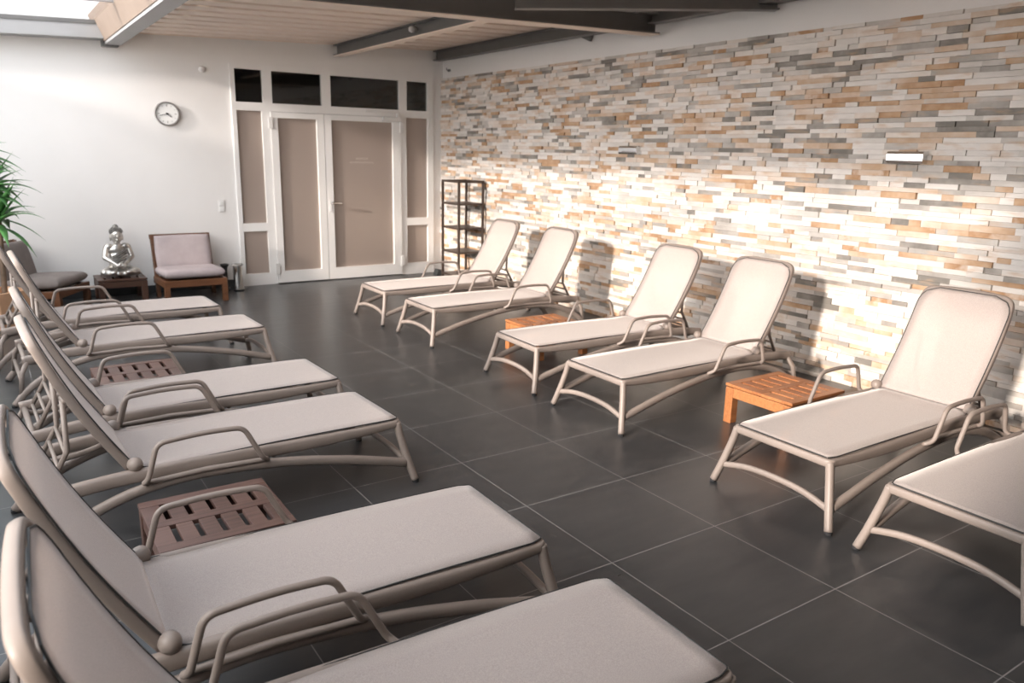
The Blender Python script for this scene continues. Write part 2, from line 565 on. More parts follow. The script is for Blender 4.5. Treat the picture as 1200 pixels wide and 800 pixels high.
# purlins from the back wall
ibeam('ceiling_beam', (3.66, 9.205, 2.655), (3.62, 5.34, 2.650), .10, rb(3.64, 2.655) + .0, M['steel_dark'], pale=True)
ibeam('ceiling_beam', (4.985, 9.205, 2.700), (4.94, 3.2, 2.690), .10, .12, M['steel_dark'])
# slanting brace under the roof near the wall
ibeam('ceiling_brace', (3.30, 4.92, 2.585), (5.03, 4.02, 2.652), .09, .10, M['steel_dark'])
# gusset bracket under the main beam's end
bm = B()
vs = [bm.verts.new(p) for p in ((5.04, 6.50, 2.76), (5.04, 6.16, 2.76), (5.04, 6.22, 2.655), (5.075, 6.50, 2.76), (5.075, 6.16, 2.76), (5.075, 6.22, 2.655))]
for f in ((0, 1, 2), (5, 4, 3), (0, 3, 4, 1), (1, 4, 5, 2), (2, 5, 3, 0)):
    bm.faces.new([vs[i] for i in f])
struct('ceiling_bracket', bm, M['steel_dark'])
# conduit with clips along the main beam
bm = B()
sweep(bm, [(2.4, 5.19, 2.682), (5.0, 5.19, 2.772)], .018, .018, seg=8)
for x in (3.2, 3.7, 4.2, 4.7):
    add_box(bm, x - .02, x + .02, 5.175, 5.21, 2.682 + (x - 2.4) * .0346 - .016, 2.682 + (x - 2.4) * .0346 + .016)
struct('ceiling_conduit', bm, M['steel_light'])

# roof light over the left side: edge beam, end beam, lining, glazing bars, panes
bm = B(); add_box(bm, 1.175, 1.315, YF, YB - .03, 2.555, 2.70)
struct('trim_1', bm, M['steel_light'], bevel=.004)
bm = B()
vs = add_box(bm, XL, 1.19, 8.98, 9.19, 2.60, 2.742)
for v in vs: v.co.z += .036 * (v.co.x - 1.19)
struct('trim_2', bm, M['steel_light'], bevel=.004)
bm = B(); add_box(bm, 1.15, 1.30, 9.08, 9.20, 2.54, 2.60)
struct('trim_3', bm, M['steel_dark'], bevel=.003)
bm = B()
vs = add_box(bm, 1.06, 1.25, YF, 9.21, 2.582, 2.83)
vs[0].co.x = vs[3].co.x = 1.165
struct('trim_4', bm, M['lining'])
def sky_z(x): return 2.735 + .036 * (x - 1.19)
n = 0
ybars = [1.05, 2.4, 3.72, 5.05, 6.4, 7.7, 8.98]
for i in range(len(ybars) - 1):
    n += 1
    w = empty('window_%d' % n); w['kind'] = 'structure'
    bm = B()
    vs = add_box(bm, XL, 1.12, ybars[i] + .03, ybars[i + 1] - .001, 0, .012)
    for v in vs: v.co.z += sky_z(v.co.x) + .03
    obj('pane', bm, M['glass_roof'], w)
    bm = B()
    vs = add_box(bm, XL, 1.13, ybars[i] - .02, ybars[i] + .03, 0, .04)
    for v in vs: v.co.z += sky_z(v.co.x) + .02
    obj('glazing_bar', bm, M['steel_light'], w)
bm = B()
vs = add_box(bm, XL - .1, XD0 + .02, YF, 1.03, 0, .05)
for v in vs: v.co.z += sky_z(v.co.x)
struct('unseen_fill_block_panel', bm, M['deck'])  # unseen panel closing the near end of the roof light to cut fill
bm = B()
vs = add_box(bm, XL, 1.18, 8.97, 9.20, 0, .036)
for v in vs: v.co.z += sky_z(v.co.x) - .005
struct('trim_5', bm, M['steel_dark'])

# left wall: parapet below, glazed above
SILL = 1.14
bm = B()
add_box(bm, XL - .1, XL, YF, YB, 0, SILL)
add_box(bm, XL - .1, XL, YF, .28, SILL, 2.66)
add_box(bm, XL - .1, XL, 8.25, YB, SILL, 2.66)
struct('wall_left', bm, M['plaster'])
ym = [.28, 1.35, 2.5, 3.70, 4.9, 6.05, 7.2, 8.25]
for i in range(len(ym) - 1):
    n += 1
    w = empty('window_%d' % n); w['kind'] = 'structure'
    bm = B(); add_box(bm, XL - .06, XL - .05, ym[i] + .02, ym[i + 1] - .02, SILL + .03, 2.60)
    obj('pane', bm, M['glass'], w)
    bm = B()
    k = .09 if abs(ym[i] - 3.70) < .01 else .022
    add_box(bm, XL - .08, XL - .02, ym[i] - k, ym[i] + k, SILL, 2.64)
    add_box(bm, XL - .08, XL - .02, ym[i] + k, ym[i + 1] - .022, SILL, SILL + .04)
    add_box(bm, XL - .08, XL - .02, ym[i] + k, ym[i + 1] - .022, 2.60, 2.64)
    obj('window_frame', bm, M['steel_light'], w)

# glazed double door with fanlights and sidelights
d1 = empty('door_1', (0, 0, 0)); d1['kind'] = 'structure'
FY0, FY1 = 9.195, 9.255
bm = B()
for x0, x1, z0, z1 in ((2.40, 2.448, 0, DZ), (2.728, 2.818, 0, 1.99), (4.462, 4.542, 0, 1.99), (4.848, 4.93, 0, DZ),
                       (2.448, 4.848, 2.432, DZ), (2.448, 4.848, 1.99, 2.08),
                       (2.752, 2.857, 2.08, 2.432), (3.445, 3.555, 2.08, 2.432), (4.447, 4.553, 2.08, 2.432),
                       (2.448, 2.728, .635, .730), (2.448, 2.728, 0, .138), (4.542, 4.848, .640, .735), (4.542, 4.848, 0, .145)):
    add_box(bm, x0, x1, FY0, FY1, z0, z1)
obj('frame', bm, M['white_pvc'], d1)
def pane(x0, x1, z0, z1, mat, parent, name='pane', y=9.225):
    bm = B(); add_box(bm, x0 - .01, x1 + .01, y, y + .008, z0 - .01, z1 + .01)
    return obj(name, bm, mat, parent)
for x0, x1 in ((2.448, 2.752), (2.857, 3.445), (3.555, 4.447), (4.553, 4.848)):
    pane(x0, x1, 2.08, 2.432, M['glass_dark'], d1, 'fanlight_pane')
for x0, x1, z0, z1 in ((2.448, 2.728, .73, 1.99), (2.448, 2.728, .138, .635), (4.542, 4.848, .735, 1.99), (4.542, 4.848, .145, .64)):
    pane(x0, x1, z0, z1, M['frosted'], d1, 'sidelight_pane')
def leaf(x0, x1, px0, px1):
    bm = B()
    ya, yb = 9.178, 9.24
    add_box(bm, x0, px0, ya, yb, .012, 1.985); add_box(bm, px1, x1, ya, yb, .012, 1.985)
    add_box(bm, px0, px1, ya, yb, .012, .15); add_box(bm, px0, px1, ya, yb, 1.922, 1.985)
    lf = obj('door_leaf', bm, M['white_pvc'], d1)
    pane(px0, px1, .15, 1.922, M['frosted'], lf, 'pane', 9.21)
    return lf
l1 = leaf(2.822, 3.452, 2.902, 3.366)
l2 = leaf(3.460, 4.458, 3.545, 4.347)
for lf, hx in ((l1, 2.815), (l2, 4.465)):
    for hz in (.12, 1.80):
        bm = B(); add_box(bm, hx - .025, hx + .025, 9.160, 9.1775, hz, hz + .13)
        obj('hinge', bm, M['white_plastic'], lf, bevel=.004)
bm = B()
sweep(bm, fillet([(3.503, 9.178, .945), (3.503, 9.125, .945), (3.63, 9.125, .945)], .015), .018, .018, seg=10)
obj('handle', bm, M['chrome'], l2, smooth=True)
bm = B(); add_box(bm, 3.488, 3.518, 9.170, 9.178, .84, .98)
obj('handle_plate', bm, M['white_plastic'], l2, bevel=.003)
bm = B(); add_box(bm, 4.20, 4.44, 9.13, 9.1775, 1.935, 1.985)
add_box(bm, 4.39, 4.42, 9.125, 9.17, 1.985, 2.03)
add_box(bm, 3.98, 4.42, 9.125, 9.15, 2.03, 2.055)
obj('door_closer', bm, M['white_plastic'], l2, bevel=.004)
# two faint lines of pale print on the glass
bm = B()
for xa, xb, zz, hh in ((3.862, 4.022, 1.466, .022), (3.782, 4.104, 1.424, .018)):
    x = xa
    while x < xb - .008:
        w = rnd.uniform(.009, .013)
        add_box(bm, x, x + .004, 9.2085, 9.2105, zz, zz + hh)
        if rnd.random() < .7: add_box(bm, x + .004, x + w, 9.2085, 9.2105, zz + hh - .004, zz + hh)
        if rnd.random() < .6: add_box(bm, x + .004, x + w, 9.2085, 9.2105, zz, zz + .004)
        if rnd.random() < .5: add_box(bm, x + w - .003, x + w, 9.2085, 9.2105, zz + .004, zz + hh - .004)
        x += w + .006
obj('lettering', bm, M['print'], l2)

# ------------------------------------------------------------------ sun lounger (local: x from the foot end to the head, z up)
HX, HZ = 1.190, .332          # hinge

def lounger(TX, TZ):
    root = empty('sun_lounger')
    fm = M['frame']
    # bed frame: two deep side rails joined by the foot bar
    bm = B()
    zr = .284
    def rail_pts(s):
        return [(1.52, .262 * s, .268), (1.30, .264 * s, .292), (1.0, .266 * s, .298), (.6, .268 * s, .292), (.2, .268 * s, zr), (.015, .262 * s, zr)]
    P = spline(rail_pts(1), 6)[:-1] + fillet([(.05, .266, zr), (0.0, .262, zr), (0.0, -.262, zr), (.05, -.266, zr)], .045, 6)[1:-1] + spline(rail_pts(-1)[::-1], 6)[1:]
    tp = [.64 + .36 * min(1, max(0, (q.x - .02) / .40)) for q in P]
    P = [q + Vector((0, 0, (1 - t) * .029)) for q, t in zip(P, tp)]
    sweep(bm, P, .040, .058, seg=14, power=3, taper=tp)
    sweep(bm, [(1.50, -.262, .262), (1.50, .262, .262)], .028, .03, seg=10)
    sweep(bm, [(.62, -.262, .268), (.62, .262, .268)], .022, .03, seg=10)
    obj('frame', bm, fm, root, smooth=True)
    # front legs splay outwards
    for s in (1, -1):
        bm = B()
        sweep(bm, spline([(.008, .258 * s, .300), (-.004, .275 * s, .22), (-.03, .305 * s, .10), (-.052, .330 * s, .012)], 5), .037, .037, ref=(1, 0, 0), seg=12, power=2.3)
        lg = obj('leg', bm, fm, root, smooth=True)
        bm = B(); add_lathe(bm, [(.012, 0), (.0165, .002), (.0165, .014), (.012, .016)], (-.053, .332 * s, 0), 12)
        obj('rubber_foot', bm, M['rubber'], lg)
    # bowed stretcher between the front legs
    bm = B()
    sweep(bm, spline([(-.026, .302 * -1, .098), (-.018, -.16, .128), (-.015, 0, .136), (-.018, .16, .128), (-.026, .302, .098)], 6), .026, .030, seg=12)
    obj('stretcher', bm, fm, root, smooth=True)
    # side arches that rise from the front legs, pass under the rails and come down as rear legs
    for s in (1, -1):
        bm = B()
        A = [(-.015, .300 * s, .098), (.12, .305 * s, .138), (.30, .305 * s, .184), (.55, .302 * s, .232), (.80, .298 * s, .258), (1.02, .296 * s, .262), (1.22, .298 * s, .234), (1.40, .305 * s, .168), (1.52, .318 * s, .085), (1.585, .328 * s, .012)]
        sweep(bm, spline(A, 5), .036, .044, seg=14, power=2.4)
        ar = obj('side_arch', bm, fm, root, smooth=True)
        bm = B(); add_lathe(bm, [(.012, 0), (.0165, .002), (.0165, .014), (.012, .016)], (1.588, .329 * s, 0), 12)
        obj('rubber_foot', bm, M['rubber'], ar)
        bm = B()
        sweep(bm, [(1.49, .262 * s, .272), (1.53, .300 * s, .20), (1.545, .318 * s, .075)], .030, .030, ref=(1, 0, 0), seg=10)
        obj('rear_leg', bm, fm, root, smooth=True)
    bm = B(); sweep(bm, [(1.535, -.305, .15), (1.535, .305, .15)], .024, .024, seg=10)
    obj('rear_stretcher', bm, fm, root, smooth=True)
    # seat sling
    bm = B()
    NX, NY = 26, 8
    G = []
    for i in range(NX + 1):
        t = i / NX
        x = -.002 + t * (HX + .007)
        row = []
        for j in range(NY + 1):
            v = -1 + 2 * j / NY
            hw = .270 - .006 * (1 - t)
            if t < .05: hw -= .016 * (1 - t / .05) ** 2
            if t > .93: hw -= .045 * ((t - .93) / .07) ** 2
            z = .3185 + .006 * math.sin(math.pi * t) - .006 * (1 - v * v) * math.sin(math.pi * min(1, t * 1.02))
            if t > .9: z += .018 * ((t - .9) / .1) ** 2
            row.append(bm.verts.new((x, v * hw, z)))
        G.append(row)
    for i in range(NX):
        for j in range(NY):
            bm.faces.new((G[i][j], G[i + 1][j], G[i + 1][j + 1], G[i][j + 1]))
    edge = [G[NX][0].co.copy()] + [G[i][0].co.copy() for i in range(NX - 1, -1, -1)] + [G[0][j].co.copy() for j in range(1, NY)] + [G[i][NY].co.copy() for i in range(0, NX + 1)]
    o = obj('seat_sling', bm, M['sling'], root, smooth=True)
    s_ = o.modifiers.new('thick', 'SOLIDIFY'); s_.thickness = .003; s_.offset = 0
    bm = B(); sweep(bm, fillet([e + Vector((0, 0, .0005)) for e in edge], .012, 3), .0055, .0055, seg=6)
    p = obj('piping', bm, M['piping'], o); p['label'] = 'black edge piping of the sling'
    # backrest: U-shaped frame with rounded top corners
    d = Vector((TX - HX, 0, TZ - HZ)); L = d.length; d.normalize()
    nrm = Vector((-d.z, 0, d.x))                          # towards the sitter
    def bp(a, v, off=0.0):                                # a = 0..1 up the backrest; slight lumbar curve
        c = .018 * math.sin(math.pi * a)
        return Vector((HX, v, HZ)) + d * (a * L) - nrm * c + nrm * off
    bm = B()
    U = [bp(-.02, .236), bp(.3, .242), bp(.6, .243), bp(.82, .240)]
    top = fillet([bp(.82, .240), bp(.982, .232), bp(1.0, .10), bp(1.003, 0), bp(1.0, -.10), bp(.982, -.232), bp(.82, -.240)], [0, .115, .05, .03, .05, .115, 0], 8)
    path = spline(U, 5)[:-1] + top + spline([q * 1 for q in [bp(.82, -.240), bp(.6, -.243), bp(.3, -.242), bp(-.02, -.236)]], 5)[1:]
    path = [q - nrm * .008 for q in path]
    sweep(bm, path, .026, .034, ref=nrm, seg=16, power=3)
    back = obj('backrest', bm, fm, root, smooth=True)
    bm = B()
    NA = 24; G = []
    for i in range(NA + 1):
        a = .0 + i / NA * .985
        hw = .246
        if a > .83:
            q = (a - .83) / .155
            hw = .246 - .095 * (1 - math.sqrt(max(0, 1 - q * q)))
        row = []
        for j in range(NY + 1):
            v = -1 + 2 * j / NY
            row.append(bm.verts.new(bp(a, v * hw, .012 - .010 * (1 - v * v) * math.sin(math.pi * a))))
        G.append(row)
    for i in range(NA):
        for j in range(NY):
            bm.faces.new((G[i][j], G[i + 1][j], G[i + 1][j + 1], G[i][j + 1]))
    edge = [G[i][0].co.copy() for i in range(0, NA + 1)] + [G[NA][j].co.copy() for j in range(1, NY)] + [G[i][NY].co.copy() for i in range(NA, -1, -1)]
    o = obj('back_sling', bm, M['sling'], back, smooth=True)
    s_ = o.modifiers.new('thick', 'SOLIDIFY'); s_.thickness = .003; s_.offset = 0
    bm = B(); sweep(bm, [e + nrm * .001 for e in edge], .0055, .0055, seg=6)
    p = obj('piping', bm, M['piping'], back); p['label'] = 'black edge piping of the backrest'
    # pivot knobs
    for s in (1, -1):
        bm = B()
        m4 = Matrix.Translation((HX - .012, .262 * s, HZ + .012)) @ Matrix.Rotation(R(-90 * s), 4, 'X')
        add_lathe(bm, [(.008, -.03), (.026, -.022), (.030, -.006), (.029, .006), (.022, .020), (.010, .027), (.002, .029)], seg=20, mat4=m4)
        obj('pivot_knob', bm, fm, root, smooth=True)
    # armrests: closed loops outside the rails
    for s in (1, -1):
        bm = B()
        lo, hi = .312 * s, .346 * s
        loop = fillet([(.92, lo, .284), (.66, lo, .272), (.690, hi, .292), (.768, hi, .449), (.93, hi, .458), (1.106, hi, .446), (1.150, hi, .296), (1.165, lo, .276), (.92, lo, .284)],
                      [0, .02, .03, .035, .1, .035, .03, .02, 0], 6)[:-1]
        sweep(bm, loop, .022, .022, seg=10, power=2.2, closed=True)
        obj('armrest', bm, fm, root, smooth=True)
    # prop that holds the backrest up, with its ladder of notches
    bm = B()
    b0 = bp(.56, 0) - nrm * .03
    for s in (1, -1):
        sweep(bm, [(b0.x, .17 * s, b0.z), (1.40, .175 * s, .42), (1.475, .18 * s, .285)], .020, .020, seg=10)
        sweep(bm, [bp(.57, .17 * s) - nrm * .03, bp(.57, .242 * s) - nrm * .022], .018, .018, seg=8)
    for z_ in (.30, .355, .41):
        x_ = 1.475 - (z_ - .285) * .55
        sweep(bm, [(x_, -.178, z_), (x_, .178, z_)], .016, .016, seg=8)
    obj('back_prop', bm, fm, root, smooth=True)
    for s in (1, -1):
        bm = B()
        sweep(bm, fillet([(1.22, .215 * s, .285), (1.30, .215 * s, .262), (1.46, .215 * s, .240), (1.505, .215 * s, .262)], .04, 5), .020, .026, seg=10)
        obj('notch_rail', bm, fm, root, smooth=True)
    return root

proto_right = lounger(1.512, .902)
proto_left = lounger(1.482, .905)
GR, GL = 'sun loungers along the stone wall', 'sun loungers along the left side'
spots = [
 (2.948, 2.103, -.5, 0, 'taupe mesh sun lounger right of the orange slatted table, its whole length in view', GR),
 (2.985, 6.790, -.6, 0, 'taupe sun lounger nearest the dark shelf rack, farthest along the stone wall', GR),
 (2.999, 5.854, -.6, 0, 'taupe sun lounger second from the shelf rack, its backrest shadow on the stone', GR),
 (3.001, 4.377, -2.4, 0, 'taupe sun lounger third from the shelf rack, in front of the far orange table', GR),
 (2.976, 3.488, -.2, 0, 'taupe sun lounger left of the nearer orange slatted table by the stone wall', GR),
 (2.930, 1.300, -.5, 0, 'taupe sun lounger cut off by the right edge of the photo', GR),
 (1.500, 6.770, 1.7, 1, 'taupe sun lounger of the left row nearest the lounge chairs and silver statue', GL),
 (1.586, 5.833, 1.7, 1, 'left row sun lounger second from the back wall, beside the far reddish table', GL),
 (1.553, 4.314, 1.9, 1, 'left row sun lounger just in front of the far reddish slatted table', GL),
 (1.549, 3.533, 1.6, 1, 'left row sun lounger behind the nearer reddish slatted table', GL),
 (1.449, 2.173, -1.2, 1, 'left row sun lounger in front of the nearer reddish slatted table', GL),
 (1.457, 1.362, -2.2, 1, 'nearest sun lounger at bottom left, cut off by the photo edge', GL),
]
used = set()
for i, (x, y, a, side, lab, grp) in enumerate(spots):
    src = proto_left if side else proto_right
    o = src if side not in used else copy_tree(src)
    used.add(side)
    o.location = (x, y, 0)
    o.rotation_euler = (0, 0, R(a) + (math.pi if side else 0))
    tag(o, lab, 'sun lounger', grp)

# ------------------------------------------------------------------ slatted side tables
def side_table(mat, W=.50, D=.48, H=.25):
    t = empty('side_table')
    bm = B()
    bw = .054
    for yc in (-D / 2 + bw / 2, 0, D / 2 - bw / 2):
        add_box(bm, -W / 2, W / 2, yc - bw / 2, yc + bw / 2, H - .018, H)
    nsl = 6
    sw = W / nsl
    for a, b in ((-D / 2 + bw, -bw / 2), (bw / 2, D / 2 - bw)):
        for k in range(nsl):
            x0 = -W / 2 + k * sw + (0 if k == 0 else .0105); x1 = -W / 2 + (k + 1) * sw - (0 if k == nsl - 1 else .011)
            add_box(bm, x0, x1, a - .0005, b + .0005, H - .019, H - .0012)
    obj('tabletop', bm, mat, t, bevel=.002)
    bm = B()
    for s in (1, -1):
        add_box(bm, -W / 2 + .055, W / 2 - .055, s * (D / 2 - .018) - .011, s * (D / 2 - .018) + .011, H - .085, H - .025)
        add_box(bm, s * (W / 2 - .018) - .011, s * (W / 2 - .018) + .011, -D / 2 + .055, D / 2 - .055, H - .085, H - .025)
    obj('apron', bm, mat, t, bevel=.002)
    for sx in (1, -1):
        for sy in (1, -1):
            bm = B()
            add_box(bm, sx * (W / 2 - .03) - .028, sx * (W / 2 - .03) + .028, sy * (D / 2 - .03) - .028, sy * (D / 2 - .03) + .028, 0, H - .025)
            obj('leg', bm, mat, t, bevel=.003)
    return t
t0 = side_table(M['teak'])
t0.location = (3.90, 2.795, 0)
tag(t0, 'orange-brown slatted wooden side table at right, nearest the camera on the stone wall side', 'side table', 'low slatted wooden tables')
t1 = copy_tree(t0); t1.location = (3.72, 4.985, 0)
tag(t1, 'orange-brown slatted wooden side table half hidden behind the third lounger on the right', 'side table', 'low slatted wooden tables')
t2 = side_table(M['wood_dark_red'], .475, .45, .25)
t2.location = (.590, 2.845, 0)
tag(t2, 'reddish brown slatted table under a lounger armrest at lower left', 'side table', 'low slatted wooden tables')
t3 = copy_tree(t2); t3.location = (.655, 5.03, 0)
tag(t3, 'reddish brown slatted table far along the left row of loungers', 'side table', 'low slatted wooden tables')
t4 = side_table(M['walnut_dark'], .46, .42, .245)
t4.location = (1.085, 8.945, 0)
tag(t4, 'dark slatted wooden table under the silver statue by the back wall', 'side table', 'low slatted wooden tables')

# ------------------------------------------------------------------ lounge chairs (local: faces -y)
def cushion_mesh(sx, sy, sz, puff=.02, nx=22, ny=22):
    """rounded pillow slab centred at origin, thickness along z"""
    bm = B()
    top, bot = [], []
    for i in range(nx + 1):
        rt, rb_ = [], []
        for j in range(ny + 1):
            u, v = math.sin((-1 + 2 * i / nx) * math.pi / 2), math.sin((-1 + 2 * j / ny) * math.pi / 2)
            # pull the corners in a little
            fx = sx / 2 * (1 - .03 * v * v * abs(u)); fy = sy / 2 * (1 - .03 * u * u * abs(v))
            e = max(0, (1 - abs(u) ** 14)) ** .5 * max(0, (1 - abs(v) ** 14)) ** .5
            hgt = sz / 2 * e + puff * (1 - u * u) * (1 - v * v)
            rt.append(bm.verts.new((u * fx, v * fy, hgt)))
            rb_.append(bm.verts.new((u * fx, v * fy, -hgt)) if 0 < i < nx and 0 < j < ny else rt[-1])
        top.append(rt); bot.append(rb_)
    for i in range(nx):
        for j in range(ny):
            bm.faces.new((top[i][j], top[i + 1][j], top[i + 1][j + 1], top[i][j + 1]))
            q = (bot[i][j], bot[i][j + 1], bot[i + 1][j + 1], bot[i + 1][j])
            if len(set(q)) == 4:
                try: bm.faces.new(q)
                except ValueError: pass
    return bm

def lounge_chair(cmat, W=.62, D=.62):
    t = empty('lounge_chair')
    wm = M['walnut']
    bm = B()
    add_box(bm, -W / 2, W / 2, -D / 2, -D / 2 + .035, .175, .245)
    add_box(bm, -W / 2, W / 2, D / 2 - .035, D / 2, .145, .215)
    for s in (1, -1):
        x0, x1 = sorted((s * W / 2, s * (W / 2 - .035)))
        vs = add_box(bm, x0, x1, -D / 2 + .035, D / 2 - .035, .165, .235)
        for v in vs:
            v.co.z += -.02 * (v.co.y / D) - .01 + .01
    for k in range(6):
        y0 = -D / 2 + .07 + k * .085
        add_box(bm, -W / 2 + .035, W / 2 - .035, y0, y0 + .05, .205, .222)
    obj('seat_frame', bm, wm, t, bevel=.004)
    for s in (1, -1):
        bm = B(); xc = s * (W / 2 - .026)
        add_box(bm, xc - .027, xc + .027, -D / 2 - .002, -D / 2 + .055, 0, .178)
        obj('leg', bm, wm, t, bevel=.004)
        # the rear leg runs on up as the raked back post
        bm = B()
        pts = [(.20, 0), (.255, 0), (.275, .20), (.385, .645), (.345, .655), (.225, .22)]
        va = [bm.verts.new((xc - .02, y, z)) for y, z in pts]; vb = [bm.verts.new((xc + .02, y, z)) for y, z in pts]
        bm.faces.new(va[::-1]); bm.faces.new(vb)
        for k in range(len(pts)):
            bm.faces.new((va[k], va[(k + 1) % len(pts)], vb[(k + 1) % len(pts)], vb[k]))
        obj('back_post', bm, wm, t, bevel=.004)
    bm = B()
    for zc, hh in ((.632, .05), (.50, .045), (.38, .045)):
        yc = .25 + (zc - .22) * .262
        add_obox(bm, Matrix.Translation((0, yc + .012, zc)) @ Matrix.Rotation(R(-14), 4, 'X'), W - .06 if zc < .6 else W, .022, hh)
    obj('back_rail', bm, wm, t, bevel=.004)
    o = obj('seat_cushion', cushion_mesh(W - .01, D - .01, .095, .006), cmat, t, smooth=True)
    o.location = (0, -.012, .296); o.rotation_euler = (R(-2.5), 0, 0)
    o = obj('back_cushion', cushion_mesh(W - .05, .37, .085, .018), cmat, t, smooth=True)
    o.location = (0, .232, .475); o.rotation_euler = (R(76), 0, 0)
    return t
c1 = lounge_chair(M['cushion'])
c1.location = (1.725, 8.70, 0); c1.rotation_euler = (0, 0, R(0))
tag(c1, 'low wooden lounge chair with mauve grey cushions left of the white double door', 'chair', 'low wooden lounge chairs')
c2 = lounge_chair(M['cushion_shaded'])
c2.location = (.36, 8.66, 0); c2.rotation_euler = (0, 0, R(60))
tag(c2, 'low wooden lounge chair with shade-darkened mauve grey cushions at far left below the palm', 'chair', 'low wooden lounge chairs')

# ------------------------------------------------------------------ seated silver statue
def bake(o):
    dg = bpy.context.evaluated_depsgraph_get()
    me = bpy.data.meshes.new_from_object(o.evaluated_get(dg))
    o.modifiers.clear(); old = o.data; o.data = me
    bpy.data.meshes.remove(old)

def limb(bm, a, b, r0, r1, n=9):
    a, b = Vector(a), Vector(b)
    for i in range(n):
        t = i / (n - 1); r = r0 + (r1 - r0) * t
        add_ellipsoid(bm, a.lerp(b, t), (r, r, r), u=12, v=8)

stt = empty('seated_statue', (1.085, 8.93, .2465), R(4))
bm = B()
add_ellipsoid(bm, (0, .005, .045), (.135, .095, .045))                 # base folds
for s in (1, -1):
    limb(bm, (s * .065, .03, .07), (s * .150, -.045, .052), .055, .042)   # thigh
    limb(bm, (s * .150, -.045, .050), (-s * .03, -.105, .045), .040, .026)  # shin crossing
    add_ellipsoid(bm, (-s * .075, -.105, .060), (.040, .022, .017))      # foot
    limb(bm, (s * .102, .015, .305), (s * .128, -.012, .205), .031, .026)   # upper arm
    limb(bm, (s * .128, -.012, .205), (s * .035, -.095, .135), .026, .018)  # forearm
    add_ellipsoid(bm, (s * .020, -.105, .128), (.034, .024, .014))       # hand in the lap
    for k in range(4):
        limb(bm, (s * .012, -.118 + .010 * k, .134 - .001 * k), (-s * .030, -.122 + .010 * k, .128), .0065, .005, 5)
    limb(bm, (s * .030, -.098, .140), (s * .004, -.112, .152), .0075, .006, 5)
    add_ellipsoid(bm, (s * .078, .012, .315), (.046, .036, .034))        # shoulder
add_ellipsoid(bm, (0, .018, .155), (.090, .066, .075))                 # belly
add_ellipsoid(bm, (0, .016, .215), (.086, .060, .075))
add_ellipsoid(bm, (0, .014, .280), (.095, .056, .060))                 # chest
limb(bm, (0, .012, .325), (0, .004, .375), .034, .030, 5)              # neck
add_ellipsoid(bm, (0, -.004, .424), (.058, .062, .074))                # head
add_ellipsoid(bm, (0, -.030, .392), (.040, .034, .034))                # jaw
add_ellipsoid(bm, (0, -.068, .414), (.009, .012, .019))               # nose
add_ellipsoid(bm, (0, -.063, .387), (.017, .008, .006))                # lips
for s in (1, -1):
    add_ellipsoid(bm, (s * .023, -.060, .428), (.013, .007, .006))      # eyelid
    add_ellipsoid(bm, (s * .024, -.059, .443), (.018, .007, .005))      # brow
    add_ellipsoid(bm, (s * .059, .002, .404), (.008, .016, .036))       # long ear
body = obj('body', bm, M['silver'], stt, smooth=True)
rm = body.modifiers.new('rm', 'REMESH'); rm.mode = 'VOXEL'; rm.voxel_size = .0042
sm_ = body.modifiers.new('sm', 'SMOOTH'); sm_.iterations = 3; sm_.factor = .5
bpy.context.view_layer.update(); bake(body)
for p in body.data.polygons: p.use_smooth = True
bm = B()
for k in range(6):                                                     # folds of the robe across the chest
    t = k / 5
    a = Vector((.085 - .02 * t, -.030 - .012 * t, .305 - .15 * t)); b = Vector((-.060 - .01 * t, -.038, .215 - .09 * t))
    for i in range(14):
        q = i / 13
        p_ = a.lerp(b, q); p_.y -= .022 * math.sin(math.pi * q)
        add_ellipsoid(bm, p_, (.009, .007, .006), u=8, v=6)
obj('robe', bm, M['silver_dark'], stt, smooth=True)['label'] = 'dark tarnished folds of the robe'
bm = B()
add_ellipsoid(bm, (0, .008, .458), (.061, .062, .054))
add_ellipsoid(bm, (0, .010, .512), (.030, .031, .030))
for k in range(90):                                                    # curls
    a = rnd.uniform(0, 2 * math.pi); e = rnd.uniform(.05, 1.45)
    p_ = Vector((.062 * math.cos(a) * math.cos(e), .008 + .063 * math.sin(a) * math.cos(e), .458 + .056 * math.sin(e)))
    if p_.y < -.030 and p_.z < .478: continue
    add_ellipsoid(bm, p_, (.008, .008, .008), u=8, v=6)
hair = obj('hair', bm, M['silver_dark'], stt, smooth=True); hair['label'] = 'dark tarnished curled hair with topknot'
tag(stt, 'silver seated statue with crossed legs and hands in its lap on dark table', 'statue')

# ------------------------------------------------------------------ potted palm
RZP = R(38)
pl = empty('potted_palm', (.03, 8.02, 0), RZP)
bm = B()
for z0, z1, a, b in ((0, .33, .145, .165),):
    v0 = [bm.verts.new((sx * a, sy * a, z0)) for sx, sy in ((-1, -1), (1, -1), (1, 1), (-1, 1))]
    v1 = [bm.verts.new((sx * b, sy * b, z1)) for sx, sy in ((-1, -1), (1, -1), (1, 1), (-1, 1))]
    v2 = [bm.verts.new((sx * (b - .02), sy * (b - .02), z1)) for sx, sy in ((-1, -1), (1, -1), (1, 1), (-1, 1))]
    v3 = [bm.verts.new((sx * (b - .025), sy * (b - .025), z1 - .06)) for sx, sy in ((-1, -1), (1, -1), (1, 1), (-1, 1))]
    bm.faces.new(v0[::-1])
    for A_, B_ in ((v0, v1), (v1, v2), (v2, v3)):
        for k in range(4):
            bm.faces.new((A_[k], A_[(k + 1) % 4], B_[(k + 1) % 4], B_[k]))
    bm.faces.new(v3)
obj('planter', bm, M['terracotta'], pl, bevel=.006)
bm = B(); add_ellipsoid(bm, (0, 0, .268), (.125, .125, .03))
obj('soil', bm, M['soil'], pl, smooth=True)
crowns = [((0, 0), 1.18, 52), ((-.09, .06), 1.48, 40), ((.03, -.04), .92, 30)]
bm = B()
